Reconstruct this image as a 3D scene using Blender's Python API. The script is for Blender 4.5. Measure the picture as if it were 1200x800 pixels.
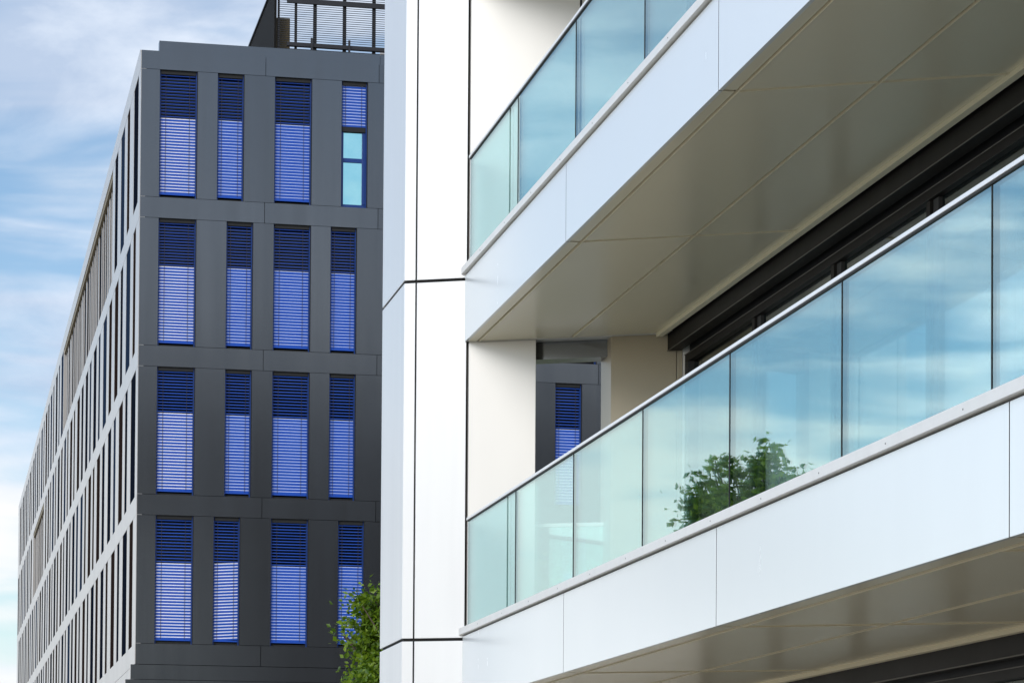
import bpy, bmesh, math, random
from mathutils import Vector, Matrix

R = math.radians
sc = bpy.context.scene
for o in list(bpy.data.objects):
    bpy.data.objects.remove(o)
COL = sc.collection

# ------------------------------------------------------------------ camera
# long lens at eye height, tilted 1.7 degrees up with a rising-front shift
PITCH, ROLL, EYE = R(1.7189), R(0.3689), 1.6
cam_d = bpy.data.cameras.new('camera')
cam = bpy.data.objects.new('camera', cam_d)
COL.objects.link(cam)
cam_d.sensor_width = 36.0
cam_d.lens = 3500 / 1200 * 36.0
cam_d.shift_y = 0.42358
cam_d.clip_start, cam_d.clip_end = 0.1, 6000
cp, sp, cr, sr = math.cos(PITCH), math.sin(PITCH), math.cos(ROLL), math.sin(ROLL)
Rp = Matrix(((1, 0, 0), (0, cp, sp), (0, -sp, cp)))
Rr = Matrix(((cr, -sr, 0), (sr, cr, 0), (0, 0, 1)))
Rc = (Rr @ Rp).transposed()
def to_world(v):
    return Vector((v[0], v[2], -v[1]))
right = to_world(Rc @ Vector((1, 0, 0)))
up = to_world(Rc @ Vector((0, -1, 0)))
back = to_world(Rc @ Vector((0, 0, -1)))
m = Matrix((right, up, back)).transposed().to_4x4()
m.translation = Vector((0, 0, EYE))
cam.matrix_world = m
sc.camera = cam

# ------------------------------------------------------------------ light
SUN_YAW, SUN_EL = R(-159), R(25)          # yaw measured clockwise from +Y
world = bpy.data.worlds.new('World')
sc.world = world
world.use_nodes = True
wn, wl = world.node_tree.nodes, world.node_tree.links
wn.clear()
def wnode(t, **k):
    n = wn.new(t)
    for a, b in k.items():
        setattr(n, a, b)
    return n
out = wnode('ShaderNodeOutputWorld')
bg = wnode('ShaderNodeBackground')
bg.inputs['Strength'].default_value = 0.10
wl.new(bg.outputs[0], out.inputs[0])
sky = wnode('ShaderNodeTexSky', sky_type='NISHITA', sun_disc=False)
sky.sun_elevation = SUN_EL
sky.sun_rotation = SUN_YAW % (2 * math.pi)
sky.altitude = 200
sky.air_density = 1.0
sky.dust_density = 0.6
sky.ozone_density = 2.0
tc = wnode('ShaderNodeTexCoord')
def wmath(op, a, b=None, clamp=False):
    n = wnode('ShaderNodeMath', operation=op, use_clamp=clamp)
    for i, x in enumerate((a, b)):
        if x is None: continue
        if isinstance(x, (int, float)): n.inputs[i].default_value = x
        else: wl.new(x, n.inputs[i])
    return n.outputs[0]
def wnoise(scale, stretch, detail, rough, off=(0, 0, 0), dist=0.0):
    mp = wnode('ShaderNodeMapping')
    mp.inputs['Scale'].default_value = stretch
    mp.inputs['Location'].default_value = off
    mp.inputs['Rotation'].default_value = (0, R(14), 0)
    wl.new(tc.outputs['Generated'], mp.inputs[0])
    n = wnode('ShaderNodeTexNoise')
    n.inputs['Scale'].default_value = scale
    n.inputs['Detail'].default_value = detail
    n.inputs['Roughness'].default_value = rough
    n.inputs['Distortion'].default_value = dist
    wl.new(mp.outputs[0], n.inputs['Vector'])
    return n.outputs['Fac']
def wramp(fac, stops):
    n = wnode('ShaderNodeValToRGB')
    e = n.color_ramp.elements
    while len(e) < len(stops): e.new(0.5)
    for i, (p, c) in enumerate(stops):
        e[i].position = p
        e[i].color = (c[0], c[1], c[2], 1)
    wl.new(fac, n.inputs[0])
    return n.outputs[0]
sep = wnode('ShaderNodeSeparateXYZ')
wl.new(tc.outputs['Generated'], sep.inputs[0])
elev = sep.outputs['Z']
# the cloud layers hang lower towards the left of the view
tilt_x = wmath('MAXIMUM', wmath('MINIMUM', sep.outputs['X'], 0.10), -0.60)
elev_t = wmath('SUBTRACT', elev, wmath('MULTIPLY', wmath('ADD', tilt_x, 0.14), 0.165))
n_big = wnoise(4.2, (1, 1, 3.0), 4, 0.5, (3.1, 1.7, 0.4), 0.3)
n_wisp = wnoise(11.0, (1, 1, 2.2), 8, 0.6, (0.3, 5.2, 1.1), 0.3)
# layers of cloud: a white bank low down, a clear belt, a thin veil above
belt = wramp(elev_t, [(0.0, (0.70,) * 3), (0.09, (0.62,) * 3), (0.125, (0.66,) * 3), (0.168, (0.63,) * 3), (0.192, (0.45,) * 3), (0.225, (0.43,) * 3), (0.255, (0.50,) * 3), (0.32, (0.60,) * 3), (1.0, (0.45,) * 3)])
n_streak = wnoise(9.0, (1, 1, 6.5), 3, 0.5, (2.2, 0.7, 0.9), 0.6)
dens = wmath('ADD', belt, wmath('ADD', wmath('MULTIPLY', wmath('SUBTRACT', n_big, 0.5), 0.9), wmath('ADD', wmath('MULTIPLY', wmath('SUBTRACT', n_wisp, 0.5), 0.30), wmath('MULTIPLY', wmath('SUBTRACT', n_streak, 0.5), 0.85))))
dens = wmath('SUBTRACT', dens, wmath('MULTIPLY', wmath('MAXIMUM', wmath('SUBTRACT', -0.22, tilt_x), 0.0), 0.25))
mask = wnode('ShaderNodeMapRange', interpolation_type='SMOOTHSTEP')
mask.inputs['From Min'].default_value = 0.28
mask.inputs['From Max'].default_value = 0.62
mask.inputs['To Max'].default_value = 0.96
wl.new(dens, mask.inputs['Value'])
tone = wmath('ADD', wmath('MULTIPLY', n_wisp, 0.55), wmath('MULTIPLY', wnoise(4.0, (1, 1, 4), 4, 0.5, (7, 2, 3)), 0.75))
tone = wmath('ADD', tone, wmath('MULTIPLY', wmath('SUBTRACT', 0.18, wmath('MINIMUM', elev, 0.32)), 1.9))
cloud = wramp(tone, [(0.50, (4.3, 5.2, 6.7)), (0.62, (6.3, 7.0, 8.1)), (0.80, (8.1, 8.15, 8.2))])
mixc = wnode('ShaderNodeMix', data_type='RGBA')
wl.new(mask.outputs[0], mixc.inputs['Factor'])
hs = wnode('ShaderNodeHueSaturation')
hs.inputs['Saturation'].default_value = 1.05
hs.inputs['Value'].default_value = 1.0
wl.new(sky.outputs[0], hs.inputs['Color'])
wl.new(hs.outputs[0], mixc.inputs['A'])
wl.new(cloud, mixc.inputs['B'])
# added brightening of the unseen left sky, to light left-facing panels
left_boost = wnode('ShaderNodeMapRange', interpolation_type='SMOOTHSTEP')
left_boost.inputs['From Min'].default_value = -0.34
left_boost.inputs['From Max'].default_value = -0.75
left_boost.inputs['To Min'].default_value = 1.0
left_boost.inputs['To Max'].default_value = 2.1
wl.new(sep.outputs['X'], left_boost.inputs['Value'])
lit = wnode('ShaderNodeVectorMath', operation='SCALE')
wl.new(mixc.outputs['Result'], lit.inputs[0])
wl.new(left_boost.outputs[0], lit.inputs['Scale'])
wl.new(lit.outputs[0], bg.inputs['Color'])

sun_d = bpy.data.lights.new('sun', 'SUN')
sun_d.energy = 1.32
sun_d.angle = R(30)
sun_d.color = (1.0, 0.96, 0.90)
sun = bpy.data.objects.new('sun', sun_d)
COL.objects.link(sun)
sdir = Vector((math.sin(SUN_YAW) * math.cos(SUN_EL), math.cos(SUN_YAW) * math.cos(SUN_EL), math.sin(SUN_EL)))
sun.rotation_euler = sdir.to_track_quat('Z', 'Y').to_euler()
sun.location = (0, 0, 60)

sc.view_settings.view_transform = 'Standard'
sc.view_settings.look = 'None'
sc.view_settings.exposure = 0.32
sc.view_settings.gamma = 1.0
sc.cycles.transparent_max_bounces = 24
sc.cycles.max_bounces = 10
sc.cycles.sample_clamp_indirect = 3.0
sc.cycles.caustics_reflective = False
sc.cycles.caustics_refractive = False

# ------------------------------------------------------------------ materials
def mat(name, col, rough=0.5, metal=0.0, spec=0.5, coat=0.0, coat_rough=0.1):
    m = bpy.data.materials.new(name)
    m.use_nodes = True
    b = m.node_tree.nodes['Principled BSDF']
    b.inputs['Base Color'].default_value = (*col, 1)
    b.inputs['Roughness'].default_value = rough
    b.inputs['Metallic'].default_value = metal
    b.inputs['Specular IOR Level'].default_value = spec
    b.inputs['Coat Weight'].default_value = coat
    b.inputs['Coat Roughness'].default_value = coat_rough
    return m
def weather(m, amount=0.08, scale=1.5, stretch=(1, 1, 0.15), rough_amt=0.08, tint=None, scuff=0.0, wave=0.0, island=0.03):
    """uneven tone and gloss on a sheet: rain streaks, handling marks, slight oil-canning"""
    nt = m.node_tree
    N, L = nt.nodes, nt.links
    b = N['Principled BSDF']
    tcn = N.new('ShaderNodeTexCoord')
    mp = N.new('ShaderNodeMapping')
    mp.inputs['Scale'].default_value = stretch
    L.new(tcn.outputs['Object'], mp.inputs[0])
    n1 = N.new('ShaderNodeTexNoise')
    n1.inputs['Scale'].default_value = scale
    n1.inputs['Detail'].default_value = 8
    n1.inputs['Roughness'].default_value = 0.62
    L.new(mp.outputs[0], n1.inputs['Vector'])
    base = b.inputs['Base Color'].default_value[:]
    t = tint or tuple(c * 0.75 for c in base[:3])
    mx = N.new('ShaderNodeMix'); mx.data_type = 'RGBA'
    mr = N.new('ShaderNodeMapRange')
    mr.inputs['From Min'].default_value = 0.35
    mr.inputs['From Max'].default_value = 0.75
    mr.inputs['To Max'].default_value = min(1, amount * 4)
    L.new(n1.outputs['Fac'], mr.inputs['Value'])
    L.new(mr.outputs[0], mx.inputs['Factor'])
    mx.inputs['A'].default_value = base
    mx.inputs['B'].default_value = (*t, 1)
    cur = mx.outputs['Result']
    gi = N.new('ShaderNodeNewGeometry')
    gr = N.new('ShaderNodeMapRange')
    gr.inputs['To Min'].default_value = 1 - island
    gr.inputs['To Max'].default_value = 1 + island * 0.5
    L.new(gi.outputs['Random Per Island'], gr.inputs['Value'])
    hv = N.new('ShaderNodeHueSaturation')
    L.new(gr.outputs[0], hv.inputs['Value'])
    L.new(cur, hv.inputs['Color'])
    cur = hv.outputs[0]
    if scuff:
        n2 = N.new('ShaderNodeTexNoise')
        n2.inputs['Scale'].default_value = 2.3
        n2.inputs['Detail'].default_value = 10
        n2.inputs['Roughness'].default_value = 0.75
        n2.inputs['Distortion'].default_value = 1.5
        L.new(tcn.outputs['Object'], n2.inputs['Vector'])
        r2 = N.new('ShaderNodeMapRange')
        r2.inputs['From Min'].default_value = 0.66
        r2.inputs['From Max'].default_value = 0.80
        r2.inputs['To Max'].default_value = scuff
        L.new(n2.outputs['Fac'], r2.inputs['Value'])
        m2 = N.new('ShaderNodeMix'); m2.data_type = 'RGBA'
        L.new(r2.outputs[0], m2.inputs['Factor'])
        L.new(cur, m2.inputs['A'])
        m2.inputs['B'].default_value = (0.35, 0.36, 0.36, 1)
        cur = m2.outputs['Result']
    L.new(cur, b.inputs['Base Color'])
    r = N.new('ShaderNodeMapRange')
    ro = b.inputs['Roughness'].default_value
    r.inputs['To Min'].default_value = max(0.02, ro - rough_amt)
    r.inputs['To Max'].default_value = ro + rough_amt
    L.new(n1.outputs['Fac'], r.inputs['Value'])
    L.new(r.outputs[0], b.inputs['Roughness'])
    if wave:
        n3 = N.new('ShaderNodeTexNoise')
        n3.inputs['Scale'].default_value = 0.9
        n3.inputs['Detail'].default_value = 1
        L.new(tcn.outputs['Object'], n3.inputs['Vector'])
        bp = N.new('ShaderNodeBump')
        bp.inputs['Strength'].default_value = wave
        bp.inputs['Distance'].default_value = 0.02
        L.new(n3.outputs['Fac'], bp.inputs['Height'])
        L.new(bp.outputs[0], b.inputs['Normal'])
    return m
def glass(name, tint, edge_boost=(1, 1, 1), ior=1.5, wave=0.0, coat=1.0):
    m = bpy.data.materials.new(name)
    m.use_nodes = True
    N, L = m.node_tree.nodes, m.node_tree.links
    N.clear()
    o = N.new('ShaderNodeOutputMaterial')
    mx = N.new('ShaderNodeMixShader')
    tr = N.new('ShaderNodeBsdfTransparent')
    tr.inputs[0].default_value = (*tint, 1)
    gl = N.new('ShaderNodeBsdfGlossy')
    gl.inputs['Roughness'].default_value = 0.0
    gl.inputs['Color'].default_value = (*edge_boost, 1)
    ge = N.new('ShaderNodeNewGeometry')
    mr = N.new('ShaderNodeMapRange')                # same index ratio on both sides of the sheet
    mr.inputs['To Min'].default_value = ior
    mr.inputs['To Max'].default_value = 1 / ior
    L.new(ge.outputs['Backfacing'], mr.inputs['Value'])
    fr = N.new('ShaderNodeFresnel')
    L.new(mr.outputs[0], fr.inputs['IOR'])
    pw = N.new('ShaderNodeMath'); pw.operation = 'POWER'      # reflective coating
    pw.inputs[1].default_value = coat
    L.new(fr.outputs[0], pw.inputs[0])
    L.new(pw.outputs[0], mx.inputs[0])
    L.new(tr.outputs[0], mx.inputs[1])
    L.new(gl.outputs[0], mx.inputs[2])
    L.new(mx.outputs[0], o.inputs[0])
    if wave:
        tcn = N.new('ShaderNodeTexCoord')
        n3 = N.new('ShaderNodeTexNoise')
        n3.inputs['Scale'].default_value = 1.1
        n3.inputs['Detail'].default_value = 1.5
        L.new(tcn.outputs['Object'], n3.inputs['Vector'])
        bp = N.new('ShaderNodeBump')
        bp.inputs['Strength'].default_value = wave
        bp.inputs['Distance'].default_value = 0.01
        L.new(n3.outputs['Fac'], bp.inputs['Height'])
        L.new(bp.outputs[0], gl.inputs['Normal'])
    return m

M = {}
M['white'] = weather(mat('white_panel', (0.735, 0.735, 0.73), 0.36, 0.25, 0.5), 0.05, 2.0, (1.6, 1.6, 0.10), 0.04, wave=0.05)
M['fascia'] = weather(mat('white_fascia_panel', (0.89, 0.91, 0.90), 0.26, 0.3, 0.5), 0.03, 1.4, (1.3, 1.3, 0.3), 0.04, wave=0.08)
M['wall'] = weather(mat('white_wall_panel', (0.74, 0.715, 0.67), 0.42, 0.25, 0.4), 0.03, 0.8, (1, 1, 0.4), 0.05)
M['soffit'] = weather(mat('soffit_panel', (0.87, 0.79, 0.585), 0.25, 0.08, 0.4), 0.03, 0.7, (1, 1, 1), 0.04, wave=0.12)
M['inner'] = weather(mat('shaded_beige_panel', (0.45, 0.385, 0.275), 0.4, 0.15, 0.4), 0.04, 0.8, (1, 1, 0.3), 0.04)  # beige, taken darker to stand in for shade deep in the recess
M['trim'] = mat('soffit_trim', (0.93, 0.84, 0.62), 0.5, 0.0)  # pale, so panel edges and beads carry the light they catch
M['gap'] = mat('joint_gap', (0.012, 0.011, 0.010), 0.8)
M['sill'] = weather(mat('stone_grey_sill', (0.85, 0.82, 0.77), 0.45, 0.1), 0.06, 6, (1, 1, 1), 0.08, scuff=0.25)
M['rail'] = weather(mat('brushed_steel', (0.90, 0.89, 0.87), 0.35, 0.15), 0.03, 8, (1, 1, 1), 0.06)
M['glass'] = glass('balustrade_glass', (0.79, 0.925, 0.91), (0.80, 0.985, 0.98), 2.2, 0.012, 0.66)
M['glass_edge'] = mat('glass_edge', (0.006, 0.02, 0.02), 0.7, 0, 0.0)
M['window_glass'] = glass('window_glass', (0.50, 0.56, 0.55), (0.95, 1.0, 1.0), 1.7, 0.015, 0.9)
M['bronze'] = weather(mat('dark_bronze_metal', (0.013, 0.011, 0.009), 0.5, 0.0, 0.12), 0.05, 2, (1, 1, 1), 0.06)
M['dull_edge'] = mat('lighter_bronze_edge', (0.10, 0.09, 0.075), 0.5, 0.2)  # lighter bronze: lip, bolts and a painted highlight on the frame
M['black'] = mat('black_gasket', (0.006, 0.006, 0.006), 0.6)
M['interior'] = weather(mat('interior_plaster', (0.30, 0.29, 0.26), 0.9), 0.05, 1)
M['curtain'] = weather(mat('lilac_curtain', (0.42, 0.40, 0.62), 0.9), 0.06, 3, (3, 3, 0.1))
M['dark'] = weather(mat('anthracite_panel', (0.165, 0.172, 0.178), 0.18, 0.9, 0.5), 0.10, 1.3, (2.5, 2.5, 0.12), 0.06, (0.12, 0.128, 0.135), scuff=0.14, wave=0.10, island=0.22)
M['side'] = weather(mat('sky_paled_metal_panel', (0.57, 0.54, 0.51), 0.38, 0.3, 0.5), 0.07, 0.6, (1, 1, 0.3), 0.06)  # dark panels made pale to carry the sky's grazing reflection
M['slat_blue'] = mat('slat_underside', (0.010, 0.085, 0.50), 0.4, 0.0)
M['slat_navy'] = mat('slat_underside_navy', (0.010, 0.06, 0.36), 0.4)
M['slat_pale'] = mat('slat_highlight', (0.52, 0.59, 0.88), 0.4, 0.0)  # pale upper half paints the sky highlight onto the blue slats
M['slat_bright'] = mat('slat_highlight_bright', (0.82, 0.81, 0.93), 0.4, 0.0)  # whiter copy of the painted slat highlight
M['blue_frame'] = mat('blue_window_frame', (0.008, 0.045, 0.22), 0.35)
M['deep_glass'] = mat('dark_window_glass', (0.006, 0.010, 0.014), 0.08, 0, 0.6)
M['side_glass'] = mat('side_window_glass', (0.007, 0.010, 0.018), 0.6, 0, 0.0)
M['side_glass_blue'] = mat('bluish_window_glass', (0.018, 0.032, 0.060), 0.6, 0, 0.0)
M['side_glass_brown'] = mat('brownish_window_glass', (0.022, 0.014, 0.012), 0.6, 0, 0.0)
M['cyan_glass'] = weather(mat('coated_cyan_glass', (0.58, 0.98, 0.93), 0.05, 1.0), 0.10, 2.5, (1, 1, 1), 0.03, (0.30, 0.78, 0.80), wave=0.5)  # mottled tint stands in for cloud reflections in the pane
M['screen'] = mat('screen_metal', (0.030, 0.030, 0.034), 0.45, 0.3)
M['louvre'] = mat('dark_louvre', (0.012, 0.011, 0.010), 0.75, 0, 0.1)
M['plant_unit'] = weather(mat('ochre_plant_unit', (0.20, 0.15, 0.07), 0.6), 0.08, 4)
M['roof'] = mat('roof_gravel', (0.25, 0.24, 0.22), 0.9)
M['brick'] = weather(mat('added_block_brick', (0.10, 0.08, 0.07), 0.9), 0.1, 2)
M['cord'] = mat('blind_cord', (0.03, 0.03, 0.05), 0.7)

def leaf_mat(name, c0, c1):
    m = bpy.data.materials.new(name)
    m.use_nodes = True
    N, L = m.node_tree.nodes, m.node_tree.links
    b = N['Principled BSDF']
    b.inputs['Roughness'].default_value = 0.45
    oi = N.new('ShaderNodeNewGeometry')
    rp = N.new('ShaderNodeValToRGB')
    rp.color_ramp.elements[0].color = (*c0, 1)
    rp.color_ramp.elements[1].color = (*c1, 1)
    L.new(oi.outputs['Random Per Island'], rp.inputs[0])
    L.new(rp.outputs[0], b.inputs['Base Color'])
    tl = N.new('ShaderNodeBsdfTranslucent')
    L.new(rp.outputs[0], tl.inputs[0])
    mx = N.new('ShaderNodeMixShader')
    mx.inputs[0].default_value = 0.35
    L.new(b.outputs[0], mx.inputs[1])
    L.new(tl.outputs[0], mx.inputs[2])
    L.new(mx.outputs[0], N['Material Output'].inputs[0])
    return m
M['leaf'] = leaf_mat('leaf_green', (0.055, 0.13, 0.006), (0.26, 0.38, 0.02))
M['leaf_dark'] = leaf_mat('leaf_dark_green', (0.03, 0.09, 0.01), (0.12, 0.24, 0.02))
M['bark'] = weather(mat('bark', (0.09, 0.065, 0.045), 0.9), 0.15, 6, (1, 1, 0.3))

# ------------------------------------------------------------------ frames
O = Vector((-0.48178, 28.5, 0))                       # foot of the balcony front, far end
U = Vector((0.18815, -0.98214, 0))                    # along the balcony front, towards the camera
V = Vector((0.98214, 0.18815, 0))                     # into the white building
T = Vector((0.96338, -0.26815, 0))                    # along its end wall (the plan is a parallelogram)
SK = 0.44462 / 0.89572
Z = Vector((0, 0, 1))
OD = Vector((-8.8688, 70.0, 0))                       # foot of the anthracite building's corner
UD = Vector((-0.19293, 0.98121, 0))                   # along its side, away
CD = Vector((0.97732, 0.21177, 0))                    # along its front, to the right
def W(u, v, z): return O + U * u + V * v + Z * z
def WS(a, v, z): return O + U * (a + SK * v) + V * v + Z * z
def WT(t, d, z): return O + T * t - U * d + Z * z
def D(c, w, z): return OD + CD * c + UD * w + Z * z

class MB:
    def __init__(s, org):
        s.bm = bmesh.new(); s.org = org; s.mats = []
    def mi(s, m):
        if m not in s.mats: s.mats.append(m)
        return s.mats.index(m)
    def box(s, fn, a0, a1, b0, b1, c0, c1, m):
        """box in a frame; m = material or dict of face materials: a- a+ b- b+ c- c+"""
        P = [s.bm.verts.new(fn(a, b, c) - s.org) for a in (a0, a1) for b in (b0, b1) for c in (c0, c1)]
        F = {'a-': (0, 1, 3, 2), 'a+': (4, 6, 7, 5), 'b-': (0, 4, 5, 1), 'b+': (2, 3, 7, 6), 'c-': (0, 2, 6, 4), 'c+': (1, 5, 7, 3)}
        fs = []
        for k, q in F.items():
            f = s.bm.faces.new([P[i] for i in q])
            f.material_index = s.mi(m.get(k, m['*']) if isinstance(m, dict) else m)
            fs.append(f)
        bmesh.ops.recalc_face_normals(s.bm, faces=fs)
    def quad(s, pts, m):
        f = s.bm.faces.new([s.bm.verts.new(p - s.org) for p in pts])
        f.material_index = s.mi(m)
    def tube(s, pts, rad, m, n=8):
        rings = []
        for i, p in enumerate(pts):
            d = (pts[min(i + 1, len(pts) - 1)] - pts[max(i - 1, 0)]).normalized()
            x = d.orthogonal().normalized(); y = d.cross(x)
            rr = rad[i] if isinstance(rad, (list, tuple)) else rad
            rings.append([s.bm.verts.new(p - s.org + (x * math.cos(2 * math.pi * k / n) + y * math.sin(2 * math.pi * k / n)) * rr) for k in range(n)])
        for a, b in zip(rings, rings[1:]):
            for k in range(n):
                f = s.bm.faces.new((a[k], a[(k + 1) % n], b[(k + 1) % n], b[k]))
                f.material_index = s.mi(m); f.smooth = True
        for r in (rings[0][::-1], rings[-1]):
            f = s.bm.faces.new(r); f.material_index = s.mi(m)
    def build(s, name, parent=None, bevel=0.0, smooth=False):
        me = bpy.data.meshes.new(name)
        s.bm.normal_update()
        s.bm.to_mesh(me); s.bm.free()
        for x in s.mats: me.materials.append(M[x])
        o = bpy.data.objects.new(name, me)
        COL.objects.link(o)
        if parent: o.parent = parent
        else: o.location = s.org
        if bevel:
            b = o.modifiers.new('edge', 'BEVEL'); b.width = bevel; b.segments = 2; b.limit_method = 'ANGLE'; b.angle_limit = R(40)
        return o
def tag(o, label, cat, group=None):
    o['label'] = label; o['category'] = cat
    if group: o['group'] = group
    return o
def empty(name, loc, label, cat, group=None):
    o = bpy.data.objects.new(name, None)
    COL.objects.link(o); o.location = loc; o.empty_display_size = 0.5
    return tag(o, label, cat, group)

# ------------------------------------------------------------------ ground
def ground_mat():
    m = mat('pale_paving', (0.30, 0.26, 0.205), 0.8)
    N, L = m.node_tree.nodes, m.node_tree.links
    b = N['Principled BSDF']
    tcn = N.new('ShaderNodeTexCoord')
    br = N.new('ShaderNodeTexBrick')
    br.inputs['Scale'].default_value = 1.6
    br.inputs['Color1'].default_value = (0.55, 0.49, 0.39, 1)
    br.inputs['Color2'].default_value = (0.49, 0.43, 0.34, 1)
    br.inputs['Mortar'].default_value = (0.14, 0.12, 0.10, 1)
    br.inputs['Mortar Size'].default_value = 0.008
    L.new(tcn.outputs['Object'], br.inputs['Vector'])
    L.new(br.outputs['Color'], b.inputs['Base Color'])
    return m
M['paving'] = ground_mat()
g = MB(Vector((0, 0, 0)))
g.quad([Vector((-1500, -1500, 0)), Vector((1500, -1500, 0)), Vector((1500, 1500, 0)), Vector((-1500, 1500, 0))], 'paving')
go = g.build('ground'); go['kind'] = 'structure'

# ------------------------------------------------------------------ white building
wb = empty('white_building', O, 'white panelled building with stacked glass fronted balconies and grey soffits', 'building')
ST = 3.468                                           # storey height
LEN = 19.28
Z0S = [3.145, 6.61, 6.61 + ST]                       # underside of each balcony
PJ = [0.0, 4.71, 9.50, 14.86, LEN]                   # fascia joints
GJ = [0.165, 2.563, 4.985, 7.356, 9.754, 12.159, 14.575, 16.98, LEN]   # glass joints
for lv, z0 in enumerate(Z0S):
    v1, v2, v3 = ((0.145, 1.0, 1.86) if lv == 0 else (0.118, 0.945, 1.683))
    b = MB(O); b.box(WS, 0.02, LEN, 0.032, 2.2, z0 + 0.022, z0 + 0.66, 'gap')
    bal = b.build('balcony', wb)
    for i in range(4):
        a0, a1 = PJ[i] + (0.006 if i else 0.006), PJ[i + 1] - 0.006
        b = MB(O); b.box(W, a0, a1, 0.0, 0.030, z0, z0 + 0.636, {'*': 'fascia', 'a-': 'gap', 'a+': 'gap'}); b.build('fascia_panel', bal, 0.0015)
        b = MB(O); b.box(W, a0 + 0.03, a1 - 0.001, 0.031, v1 - 0.008, z0 + 0.001, z0 + 0.02, 'soffit'); b.build('soffit_lip', bal)
    SJ = [0.0, 4.70, 9.47, 14.25, LEN]
    for i in range(4):
        a0, a1 = SJ[i] + 0.008, SJ[i + 1] - 0.006
        for q0, q1 in ((v1 + 0.007, v2 - 0.008), (v2 + 0.008, v3 - 0.002)):
            b = MB(O); b.box(WS, a0, a1, q0, q1, z0, z0 + 0.021, {'*': 'soffit', 'a-': 'trim', 'a+': 'trim', 'b-': 'trim', 'b+': 'trim'}); b.build('soffit_panel', bal, 0.0015)
    for q in (v1 + 0.007, v2 + 0.008):  # added beads, their pale colour draws the light on panel edges
        b = MB(O); b.box(WS, 0.02, LEN, q, q + 0.004, z0 - 0.009, z0 - 0.0005, 'trim'); b.build('edge_light_bead', bal)
    for a in SJ[1:4]:
        for q0, q1 in ((v1 + 0.012, v2 - 0.009), (v2 + 0.013, v3 - 0.003)):
            b = MB(O); b.box(WS, a - 0.013, a - 0.008, q0, q1, z0 - 0.009, z0 - 0.0005, 'trim'); b.build('edge_light_bead', bal)
    b = MB(O); b.box(WS, 0.008, LEN, v3, v3 + 0.055, z0 - 0.034, z0 + 0.02, 'trim'); b.build('soffit_trim', bal)
    b = MB(O)
    b.box(W, -0.055, LEN, -0.035, 0.12, z0 + 0.650, z0 + 0.714, 'sill')
    k = 1.0
    while k < LEN:
        b.box(W, k, k + 0.010, -0.037, -0.034, z0 + 0.675, z0 + 0.684, 'dull_edge'); k += 1.21
    b.build('sill', bal, 0.004)
    b = MB(O); b.box(WS, 0.02, LEN, 0.125, 1.95, z0 + 0.67, z0 + 0.70, 'sill'); b.build('balcony_floor', bal)
    for i in range(8):
        b = MB(O)
        b.box(W, GJ[i] + 0.004, GJ[i + 1] - 0.004, 0.018, 0.035, z0 + 0.712, z0 + 1.728, {'*': 'glass_edge', 'b-': 'glass', 'b+': 'glass'})
        b.build('glass_pane', bal)
        if i:
            b = MB(O); b.box(W, GJ[i] - 0.0038, GJ[i] + 0.0038, 0.014, 0.039, z0 + 0.716, z0 + 1.718, 'black'); b.build('joint_seal', bal)
    b = MB(O)
    b.box(W, GJ[0] - 0.01, LEN, 0.002, 0.051, z0 + 1.732, z0 + 1.757, 'rail')
    b.box(W, GJ[0] - 0.01, LEN, 0.008, 0.045, z0 + 1.720, z0 + 1.7315, 'black')
    b.build('handrail', bal, 0.003)

# corner column: dark core, pale cladding sheets with open joints
TOP = 14.4
b = MB(O); b.box(WT, -0.585, -0.01, 0.03, 1.42, 0, TOP - 0.05, 'gap'); column = b.build('column', wb)
zj = [0.05, 3.757, 7.213, 7.213 + ST, TOP]
for i in range(4):
    q0, q1 = zj[i] + 0.014, zj[i + 1] - 0.014
    for nm, t0, t1, d0, d1 in (('corner_panel', -0.609, -0.497, 0.0, 0.028), ('front_panel', -0.481, 0.018, 0.0, 0.028),
                               ('side_panel', -0.609, -0.587, 0.029, 1.45), ('rear_panel', -0.586, 0.018, 1.422, 1.45), ('inner_panel', -0.008, 0.018, 0.46, 1.421)):
        b = MB(O); b.box(WT, t0, t1, d0, d1, q0, q1, 'white'); b.build(nm, column, 0.003)

# end wall with the slot beside the column and the opening on the first floor
b = MB(O)
b.box(WT, 0.0185, 0.044, 0.09, 0.45, 0, TOP, 'black')
b.build('wall_joint', wb)
for lv in range(4):
    zb = 0.0 if lv == 0 else Z0S[lv - 1] + 0.70
    zt = Z0S[lv] - 0.008 if lv < 3 else TOP
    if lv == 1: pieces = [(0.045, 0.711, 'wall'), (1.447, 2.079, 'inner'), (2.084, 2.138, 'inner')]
    else: pieces = [(0.045, 1.125, 'wall'), (1.15, 2.138, 'wall')]
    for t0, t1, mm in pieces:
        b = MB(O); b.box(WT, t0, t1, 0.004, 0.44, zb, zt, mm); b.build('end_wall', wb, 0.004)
    b = MB(O); b.box(WT, 2.14, 9.5, 0.004, 0.44, zb, zt, 'wall'); b.build('end_wall', wb)
    if lv == 1:
        b = MB(O); b.box(WT, 2.0795, 2.0835, 0.03, 0.4, zb, zt, 'black'); b.build('wall_joint', wb)
    else:
        b = MB(O); b.box(WT, 1.1255, 1.1495, 0.03, 0.4, zb, zt, 'black'); b.build('wall_joint', wb)
    if lv: 
        b = MB(O); b.box(WT, 0.045, 9.5, 0.004, 0.44, Z0S[lv - 1] - 0.007, zb - 0.001, 'wall'); b.build('floor_band', wb)
b = MB(O); b.box(WT, 0.712, 1.446, 0.16, 0.438, 6.435, 6.60, 'dark'); b.build('lintel', wb)
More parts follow.
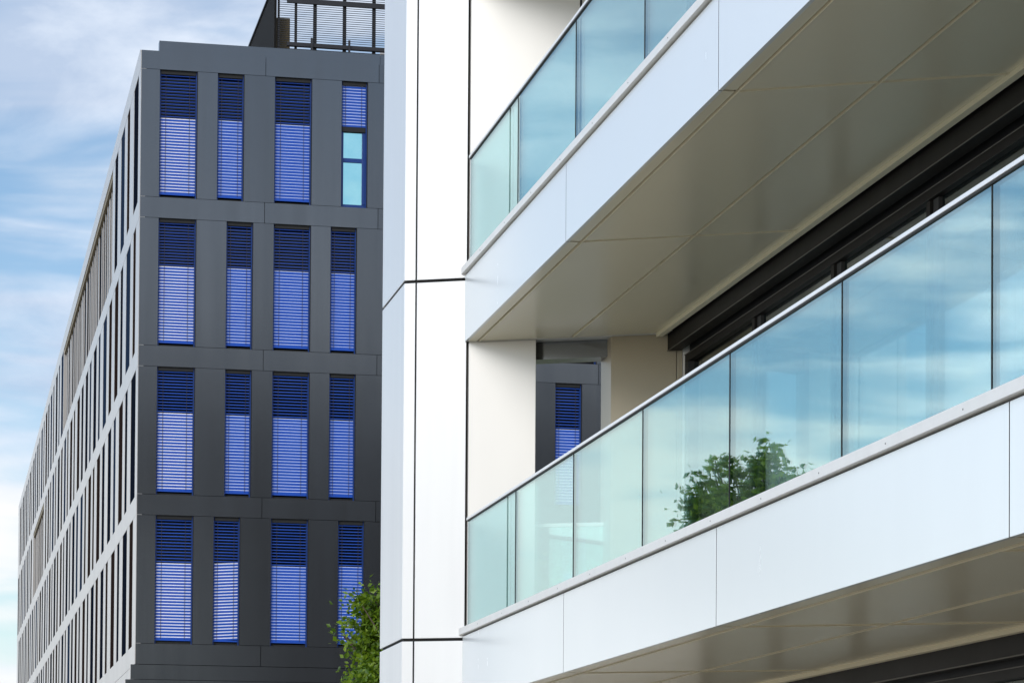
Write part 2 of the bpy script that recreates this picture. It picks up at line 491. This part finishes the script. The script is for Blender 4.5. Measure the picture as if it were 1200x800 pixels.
# low glass guard across the opening
b = MB(O); b.box(WT, 0.712, 1.446, 0.30, 0.312, 3.87, 4.84, {'*': 'glass_edge', 'b-': 'glass', 'b+': 'glass'}); gd = b.build('guard_glass', wb)
b = MB(O); b.box(WT, 0.712, 1.446, 0.285, 0.325, 4.842, 4.875, 'rail'); b.build('guard_rail', gd)

# glazed fronts behind the balconies
MUL = [3.30, 5.62, 7.93, 10.30, 12.65, 15.0, 17.3]
for lv in range(3):
    z0 = Z0S[lv]
    vb = 0.14 if lv == 0 else 0.0
    zf = 0.02 if lv == 0 else Z0S[lv - 1] + 0.70
    b = MB(O)
    b.box(WS, 0.02, LEN, 1.78 + vb, 1.90 + vb, z0 - 0.172, z0 - 0.012, 'bronze')
    b.box(WS, 0.02, LEN, 1.774 + vb, 1.7795 + vb, z0 - 0.178, z0 - 0.168, 'dull_edge')
    b.build('blind_box', wb, 0.004)
    b = MB(O)
    b.box(WS, 0.02, LEN, 1.97 + vb, 2.02 + vb, z0 - 0.210, z0 - 0.005, 'black')
    b.box(WS, 0.02, LEN, 1.93 + vb, 2.02 + vb, z0 - 0.290, z0 - 0.2105, 'bronze')
    b.box(WS, 0.02, LEN, 1.924 + vb, 1.9295 + vb, z0 - 0.223, z0 - 0.213, 'dull_edge')  # highlight along the frame head, drawn as a lighter strip
    b.box(WS, 0.02, 0.13, 1.93 + vb, 2.02 + vb, zf + 0.10, z0 - 0.291, 'black')
    b.box(WS, 0.02, LEN, 1.93 + vb, 2.02 + vb, zf, zf + 0.099, 'bronze')
    fr = b.build('window_frame', wb, 0.004)
    edges = [0.135] + [mm - SK * 1.95 for mm in MUL] + [LEN]
    for i, mm in enumerate(MUL):
        a = mm - SK * 1.95
        b = MB(O)
        b.box(WS, a, a + 0.085, 1.94 + vb, 2.02 + vb, zf + 0.10, z0 - 0.291, 'bronze')
        b.box(WS, a + 0.086, a + 0.20, 1.96 + vb, 2.02 + vb, zf + 0.10, z0 - 0.291, 'black')
        b.build('mullion', fr, 0.003)
    for i in range(len(edges) - 1):
        s0 = edges[i] + (0.2 if i else 0.0)
        b = MB(O)
        b.box(WS, s0 + 0.002, edges[i + 1] - 0.002, 1.985 + vb, 2.0 + vb, zf + 0.10, z0 - 0.291, {'*': 'glass_edge', 'b-': 'window_glass', 'b+': 'window_glass'})
        b.build('window_pane', fr)
    # the room behind: floor, ceiling, back wall and two partitions
    b = MB(O)
    b.box(WS, 0.03, LEN, 2.03 + vb, 8.0, zf - 0.05, zf + 0.02, 'interior')
    b.box(WS, 0.03, LEN, 2.03 + vb, 8.0, z0 - 0.10, z0 - 0.003, 'interior')
    b.box(WS, 0.03, LEN, 7.8, 8.0, zf + 0.021, z0 - 0.101, 'interior')
    for a in (4.9, 9.7, 14.4):
        b.box(WS, a, a + 0.12, 2.6, 7.79, zf + 0.021, z0 - 0.101, 'interior')
    b.build('room', wb)
b = MB(O)
b.box(WS, 0.0, LEN, 2.2, 8.3, Z0S[2] + ST, Z0S[2] + ST + 0.3, 'roof')
b.box(WS, 0.0, LEN, 8.05, 8.3, 0, Z0S[2] + ST - 0.001, 'wall')
b.box(WS, LEN + 0.01, LEN + 0.35, -0.03, 8.3, 0, Z0S[2] + ST, 'wall')
for z0 in Z0S:
    b.box(WS, 0.03, LEN, 2.21, 8.04, z0 + 0.0, z0 + 0.64, 'gap')
b.build('building_shell', wb)

# curtains hanging inside the first-floor glazing
def curtain(u0, u1, label):
    org = W(u0, 2.2, 3.9)
    b = MB(org)
    n = 40
    pts = []
    for i in range(n + 1):
        u = u0 + (u1 - u0) * i / n
        pts.append((u, 2.2 + 0.035 * math.sin(i * 1.15) + 0.012 * math.sin(i * 2.9)))
    for (ua, va), (ub, vb2) in zip(pts, pts[1:]):
        b.quad([W(ua, va, 3.9), W(ub, vb2, 3.9), W(ub, vb2, 6.45), W(ua, va, 6.45)], 'curtain')
    o = b.build('curtain')
    tag(o, label, 'curtain', 'lilac curtains behind the first floor glazing')
    mdf = o.modifiers.new('thickness', 'SOLIDIFY'); mdf.thickness = 0.004
curtain(1.45, 2.2, 'lilac curtain at the far end of the first floor glazing beside the beige wall')
curtain(3.75, 4.35, 'lilac curtain behind the glazing, right of the farthest black mullion')
curtain(6.05, 6.6, 'lilac curtain behind the glazing, right of the second black mullion from the beige wall')
curtain(8.25, 8.95, 'widest lilac curtain, right of the nearest black mullion under the dark blind box')

# ------------------------------------------------------------------ anthracite building
db = empty('office_building', OD, 'anthracite office block with narrow windows, blue slatted blinds and sky-paled ribbed side', 'building')
BND = [(6.27, 6.755), (9.79, 10.27), (13.30, 13.785), (16.82, 17.305), (20.345, 20.78)]
ROWS = [(6.755, 9.79), (10.27, 13.30), (13.785, 16.82), (17.305, 20.345)]     # bottom to top
FL, SL = 16.6, 93.0
pat_a = [(0.45, 1.35), (1.82, 2.46)]
pat_b = [(0.45, 1.35), (2.06, 2.70)]
pats = [(pat_a, pat_b), (pat_b, pat_a), (pat_b, pat_a), (pat_a, pat_b)]
b = MB(OD)
b.box(D, 0.13, FL, 0.27, SL, 0, 20.75, 'black')
body = b.build('wall', db)
b = MB(OD); b.box(D, 0.6, FL - 0.3, 0.6, SL - 0.5, 20.752, 20.80, 'roof'); b.build('roof', db)
def row_windows(r):
    ws = []
    for k in range(6):
        for j, (c0, c1) in enumerate(pats[r][k % 2]):
            ws.append((c0 + k * 2.735, c1 + k * 2.735))
    if r == 2:        # one broad opening replaces the narrow one over the gap
        ws[7] = (9.72, 11.12); ws[8] = (11.5, 12.3)
    if r == 1: ws[7] = (10.09, 10.76)
    return ws
for r, (zb, zt) in enumerate(ROWS):
    b = MB(OD)
    ws = row_windows(r)
    c = 0.012
    for c0, c1 in ws + [(FL, FL)]:
        if c0 - c > 0.02: b.box(D, c, c0, 0.0, 0.262, zb + 0.009, zt - 0.009, 'dark')
        c = c1
    b.build('facade_cladding', db)
for i, (zb, zt) in enumerate(BND):
    b = MB(OD)
    js = [0.012] + [2.963 + 2.735 * k for k in range(5)] + [FL]
    for c0, c1 in zip(js, js[1:]):
        b.box(D, c0 + (0.006 if c0 > 0.1 else 0), c1 - 0.006, 0.0, 0.265, zb, zt, 'dark')
    b.build('floor_band', db)
b = MB(OD)
for c0, c1 in ((0.43, 5.72), (5.73, 11.2), (11.21, FL)):
    b.box(D, c0, c1, 0.02, 0.30, 20.782, 21.03, 'dark')
b.build('parapet', db)
b = MB(OD)
b.box(D, -0.10, FL, 0.0, 0.262, 5.915, 6.258, 'dark')
b.box(D, -0.22, FL, 0.0, 0.262, 3.0, 5.905, 'dark')
b.box(D, -0.22, FL, 0.0, 0.262, 0.0, 2.99, 'dark')
b.build('plinth', db)

SLAT = 0.0725
def slats(b, c0, c1, z_lo, z_hi, kind, tilt=0.0, lift=0.0, seed=0, lip='slat_blue', pale='slat_pale'):
    rnd = random.Random(seed)
    n = max(1, int(round((z_hi - z_lo) / SLAT)))
    h = (z_hi - z_lo) / n
    for i in range(n):
        z = z_lo + (i + 0.5) * h
        sk = lift + rnd.uniform(-0.002, 0.002)
        if kind == 'closed':
            f = 0.010 + tilt
            p = [(0.116, h * 0.50), (0.104, h * 0.30), (0.099, h * (0.11 + tilt * 4))]
            q = [p[-1], (0.104, -h * 0.47), (0.122, -h * 0.50)]
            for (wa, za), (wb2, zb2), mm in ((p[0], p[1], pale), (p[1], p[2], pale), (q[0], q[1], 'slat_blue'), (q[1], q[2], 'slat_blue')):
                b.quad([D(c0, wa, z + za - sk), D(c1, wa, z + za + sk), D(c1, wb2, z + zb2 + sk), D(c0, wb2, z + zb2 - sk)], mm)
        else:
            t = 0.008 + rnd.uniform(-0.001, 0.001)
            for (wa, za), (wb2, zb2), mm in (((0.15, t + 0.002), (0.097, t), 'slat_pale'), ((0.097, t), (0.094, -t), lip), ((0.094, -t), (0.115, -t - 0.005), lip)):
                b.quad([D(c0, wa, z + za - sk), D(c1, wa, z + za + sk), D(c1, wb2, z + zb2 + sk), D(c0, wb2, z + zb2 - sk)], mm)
    for fcord in (0.17, 0.83):
        c = c0 + (c1 - c0) * fcord
        b.box(D, c - 0.004, c + 0.004, 0.088, 0.0915, z_lo, z_hi, 'cord')
def window(c0, c1, zb, zt, r, j):
    rnd = random.Random(r * 31 + j)
    H = zt - zb
    b = MB(OD)
    b.box(D, c0, c0 + 0.035, 0.10, 0.262, zb, zt, 'blue_frame')
    b.box(D, c1 - 0.016, c1, 0.02, 0.262, zb, zt, 'black')
    b.box(D, c1 - 0.04, c1 - 0.0165, 0.08, 0.262, zb, zt, 'blue_frame')
    b.box(D, c0 + 0.036, c1 - 0.041, 0.06, 0.262, zt - 0.09, zt, 'black')
    b.box(D, c0 + 0.036, c1 - 0.041, 0.14, 0.262, zb, zb + 0.05, 'black')
    f = b.build('window', db)
    b = MB(OD); b.box(D, c0 + 0.036, c1 - 0.041, 0.22, 0.26, zb + 0.051, zt - 0.091, 'deep_glass'); b.build('window_pane', f)
    x0, x1 = c0 + 0.006, c1 - 0.045
    if r == 3 and j == 3:                       # blind half raised over bare glass
        b = MB(OD); slats(b, x0, x1, zt - 1.08, zt - 0.08, 'closed', 0.01)
        b.box(D, x0, x1, 0.085, 0.14, zt - 1.20, zt - 1.085, 'black'); b.build('blind', f)
        b = MB(OD)
        b.box(D, c0 + 0.036, c1 - 0.041, 0.13, 0.20, zt - 1.93, zt - 1.83, 'blue_frame')
        b.box(D, c0 + 0.001, c0 + 0.07, 0.125, 0.20, zb + 0.10, zt - 1.20, 'blue_frame')
        b.box(D, c1 - 0.12, c1 - 0.041, 0.125, 0.20, zb + 0.10, zt - 1.20, 'blue_frame')
        b.box(D, c0 + 0.001, c1 - 0.041, 0.12, 0.20, zb + 0.001, zb + 0.09, 'blue_frame')
        b.build('casement', f, 0.004)
        b = MB(OD); b.box(D, c0 + 0.071, c1 - 0.121, 0.16, 0.18, zb + 0.10, zt - 1.205, 'cyan_glass'); b.build('casement_pane', f)
        return
    split = zt - 1.08 - rnd.uniform(0, 0.05)
    lift = 0.018 if (r == 0 and j == 1) else 0.0
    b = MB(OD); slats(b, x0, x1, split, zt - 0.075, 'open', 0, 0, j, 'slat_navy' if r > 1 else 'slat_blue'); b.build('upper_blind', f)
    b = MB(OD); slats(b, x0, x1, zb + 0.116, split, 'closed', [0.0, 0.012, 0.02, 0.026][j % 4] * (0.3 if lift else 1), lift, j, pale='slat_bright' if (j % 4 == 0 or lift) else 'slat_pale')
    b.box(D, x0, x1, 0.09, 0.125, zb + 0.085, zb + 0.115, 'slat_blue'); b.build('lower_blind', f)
for r, (zb, zt) in enumerate(ROWS):
    for j, (c0, c1) in enumerate(row_windows(r)):
        window(c0, c1, zb, zt, r, j)

# ribbed side front
def LS(s, c, z): return D(c, s, z)
b = MB(OD); b.box(LS, 0.0045, SL, -0.004, 0.129, BND[4][0] + 0.003, BND[4][1] - 0.002, 'side'); b.build('side_parapet', db)
b = MB(OD); b.box(LS, 0.27, SL, -0.004, 0.129, 0, 6.262, 'side'); b.build('side_base', db)
b = MB(OD); b.box(LS, 0.3, SL, 0.0, 0.5, 20.782, 20.86, 'side'); b.build('side_coping', db)
rnd = random.Random(5)
side_windows = []
for r, (zb, zt) in enumerate(ROWS):
    b = MB(OD)
    b.box(LS, 0.0045, SL, -0.004, 0.129, BND[r][0] + 0.003, BND[r][1] - 0.003, 'side')
    s = 0.004
    k = 0
    x = 1.15 if r % 2 == 0 else 0.70
    seq = []
    while x < SL - 2:
        w = (1.25, 1.65, 0.90, 1.55, 0.95, 1.45)[(k + r) % 6]
        seq.append((x, min(x + w, SL)))
        x += w + (0.90, 1.25, 1.0, 1.45, 1.05, 1.25)[(k * 5 + r) % 6]
        k += 1
    rec = (10.6, 39.6) if r == 3 else ((57.0, 69.5) if r == 2 else None)
    for s0, s1 in seq:
        if rec and s1 > rec[0] and s0 < rec[1]:
            continue
        b.box(LS, s, s0, 0.0, 0.128, zb - 0.002, zt + 0.002, 'side')
        side_windows.append((s0, s1, zb, zt))
        s = s1
        if rec and s < rec[0] and seq[seq.index((s0, s1)) + 1][1] > rec[0]:
            b.box(LS, s, rec[0], 0.0, 0.128, zb - 0.002, zt + 0.002, 'side'); s = rec[1]
    b.box(LS, s, SL, 0.0, 0.128, zb - 0.002, zt + 0.002, 'side')
    b.build('side_cladding', db)
    if rec:                                     # set-back loggia: slim mullions, brown soffit
        b = MB(OD)
        b.box(LS, rec[0], rec[1], 0.02, 0.125, zt - 0.16, zt - 0.003, 'plant_unit')
        b.build('loggia_soffit', db)
        b = MB(OD)
        q = rec[0] + 0.5
        while q < rec[1] - 0.3:
            wq = rnd.choice((0.10, 0.16, 0.3))
            b.box(LS, q, q + wq, 0.085, 0.125, zb, zt - 0.17, 'side'); q += wq + rnd.choice((0.7, 0.9, 1.3))
        b.build('loggia_mullions', db)
        b = MB(OD); b.box(LS, rec[0], rec[1], 0.112, 0.1285, zb, zt - 0.17, 'side_glass'); b.build('loggia_glazing', db)
side_windows.sort(key=lambda q: q[0])
rest = MB(OD)
for i, (s0, s1, zb, zt) in enumerate(side_windows):
    b = MB(OD) if i < 90 else rest
    b.box(LS, s0 + 0.002, s1 - 0.002, 0.006, 0.127, zb, zt, ('side_glass', 'side_glass_brown', 'side_glass', 'side_glass_blue', 'side_glass_brown')[(i * 7) % 5])
    if i < 90: b.build('side_window', db)
o = rest.build('side_window', db); o['kind'] = 'stuff'

# roof-top louvre screen
def S(c, w, z): return D(c, w + 2.5, z)
b = MB(OD)
for i in range(40):
    z = 21.02 + i * 0.0545
    b.box(S, 3.52, 16.0, 0.03, 0.048, z, z + 0.012, 'screen')
scr = b.build('louvre_screen', db)
for c, w in ((3.955, 0.06), (4.42, 0.085), (5.16, 0.085), (5.90, 0.085), (6.64, 0.085), (7.38, 0.085), (3.53, 0.05)):
    b = MB(OD); b.box(S, c, c + w, 0.056, 0.13, 20.8, 23.2, 'screen'); b.build('screen_post', scr)
for c in (4.34, 5.28, 6.22): 
    b = MB(OD); b.box(S, c, c + 0.05, -0.10, -0.05, 20.8, 22.0, 'screen'); b.build('screen_stub', scr)
for z0, z1 in ((21.79, 21.87), (22.86, 22.98)):
    b = MB(OD); b.box(S, 3.75, 16.0, -0.048, 0.028, z0, z1, 'screen'); b.build('screen_rail', scr)
b = MB(OD)
for i in range(24):
    b.box(S, 3.44, 3.50, i * 0.24 + 0.02, i * 0.24 + 0.22, 20.8, 23.30, 'louvre')
b.box(S, 3.40, 3.519, 0.0, 5.8, 23.301, 23.34, 'screen')
b.build('screen_side', scr)
b = MB(OD); b.box(S, 3.53, 3.89, 0.5, 2.2, 20.8, 22.62, 'plant_unit'); b.box(S, 3.53, 3.75, 2.3, 4.5, 20.8, 23.2, 'screen'); b.build('plant_unit', db, 0.01)
b = MB(OD)
b.quad([S(6.0, 3.2, 21.6), S(6.6, 3.2, 22.7), S(12, 3.2, 22.7), S(12, 3.2, 21.0)], 'side')
b.box(S, 6.2, 12, 3.25, 5.0, 20.8, 22.3, 'side')
b.build('plant_room', db)

# ------------------------------------------------------------------ trees
def tree(name, loc, h, crown, label, leafm, n_clump, leaves, leaf=0.075, seed=1, group=None):
    """crown: list of (dx, dy, z, rx, rz) lobes"""
    rnd = random.Random(seed)
    t = empty(name, loc, label, 'tree', group)
    b = MB(loc)
    L0 = loc
    zc = min(c[2] for c in crown)
    trunk = [L0 + Vector((0, 0, -0.1)), L0 + Vector((0.05, 0.02, zc * 0.35)), L0 + Vector((-0.03, 0.04, zc * 0.75)), L0 + Vector((0.02, 0.0, zc + 0.2))]
    b.tube(trunk, [0.16, 0.13, 0.11, 0.08], 'bark', 10)
    tips = []
    for dx, dy, z, rx, rz in crown:
        c = L0 + Vector((dx, dy, z))
        for k in range(5):
            d = Vector((rnd.gauss(0, 1), rnd.gauss(0, 1), rnd.gauss(0.4, 0.8))).normalized()
            e = c + Vector((d.x * rx, d.y * rx, d.z * rz)) * 0.85
            mid = (trunk[-2] + e) * 0.5 + Vector((rnd.uniform(-.15, .15), rnd.uniform(-.15, .15), 0.15))
            b.tube([trunk[-2] + Vector((0, 0, rnd.uniform(0, 0.4))), mid, e], [0.05, 0.03, 0.008], 'bark', 6)
    b.build('trunk', t)
    b = MB(loc)
    bm = b.bm
    b.mi(leafm)
    tot = sum(c[3] ** 2 * c[4] for c in crown)
    for dx, dy, z, rx, rz in crown:
        for k in range(int(n_clump * rx * rx * rz / tot)):
            d = Vector((rnd.gauss(0, 1), rnd.gauss(0, 1), rnd.gauss(0, 1))).normalized()
            rr = rnd.random() ** 0.40 * rnd.uniform(0.8, 1.13)
            cc = Vector((dx + d.x * rx * rr, dy + d.y * rx * rr, z + d.z * rz * rr))
            cr_ = rnd.uniform(0.09, 0.24)
            axis = Vector((rnd.gauss(0, 1), rnd.gauss(0, 1), rnd.gauss(0, 0.6))).normalized()
            for q in range(leaves):
                p = cc + Vector((rnd.gauss(0, cr_ * 0.6), rnd.gauss(0, cr_ * 0.6), rnd.gauss(0, cr_ * 0.5))) + axis * rnd.uniform(-cr_, cr_)
                nn = Vector((rnd.gauss(0, 1), rnd.gauss(0, 1), rnd.gauss(0.6, 1))).normalized()
                x = nn.orthogonal().normalized()
                x.rotate(Matrix.Rotation(rnd.uniform(0, 6.28), 3, nn))
                y = nn.cross(x)
                s1 = leaf * rnd.uniform(0.6, 1.25)
                s2 = s1 * rnd.uniform(0.45, 0.65)
                vs = [bm.verts.new(p + x * s1), bm.verts.new(p + y * s2 + nn * s2 * 0.25), bm.verts.new(p - x * s1), bm.verts.new(p - y * s2 + nn * s2 * 0.25)]
                bm.faces.new(vs)
    b.build('crown', t)
    return t
tree('leafy_tree', Vector((-0.53, 44.9, 0)), 6.7,
     [(-0.90, 0, 5.05, 0.62, 0.75), (-0.55, 0.3, 5.5, 0.62, 0.62), (-1.25, -0.2, 4.0, 0.75, 0.85), (-0.5, 0, 3.6, 1.1, 1.0), (0.2, 0.1, 5.6, 0.9, 1.0), (0.8, 0, 4.4, 1.0, 1.1), (-1.72, 0.0, 5.48, 0.26, 0.24), (-1.88, 0.1, 5.08, 0.20, 0.14), (-1.62, 0.0, 4.9, 0.26, 0.30), (-1.50, 0.1, 5.12, 0.30, 0.26), (-1.15, 0.0, 5.70, 0.34, 0.22), (-1.35, 0.0, 4.6, 0.35, 0.35)],
     'bright green leafy tree half hidden behind the white column, before the anthracite block', 'leaf', 3000, 40, 0.052, 3)
tree('leafy_tree', Vector((-8.38, 37.66, 0)), 7.2,
     [(0.98, 0, 6.30, 0.28, 0.55), (0.74, 0.1, 6.90, 0.22, 0.18), (1.00, 0, 5.95, 0.30, 0.5), (0.15, 0, 6.75, 0.34, 0.40), (-0.22, 0.1, 6.68, 0.24, 0.30), (0.48, 0, 6.25, 0.34, 0.40), (0.05, 0.1, 6.2, 0.45, 0.45), (0.1, 0, 5.5, 0.9, 0.65)],
     'green tree mirrored in the first floor balcony glass', 'leaf', 620, 34, 0.056, 8)
# unseen block added behind the viewer to darken reflections low in the cladding
ob = empty('added_reflection_block', Vector((50, -26, 0)), 'added unseen brick block behind the viewer, darkening reflections in the anthracite cladding', 'building')
b = MB(Vector((50, -26, 0)))
b.box(lambda x, y, z: Vector((x, y, z)), 15, 92, -38, -26, 0, 30, 'brick'); b.build('wall', ob)  # wall of the added unseen reflection block
for fl in range(7):
    for k in range(18):
        b = MB(Vector((50, -26, 0)))
        b.box(lambda x, y, z: Vector((x, y, z)), 17 + k * 4.2, 19 + k * 4.2, -26.0 - 0.05, -25.97, 1.2 + fl * 3.4, 3.0 + fl * 3.4, 'side_glass')
        if fl * 18 + k < 100: b.build('window', ob)
        else: b.bm.free()
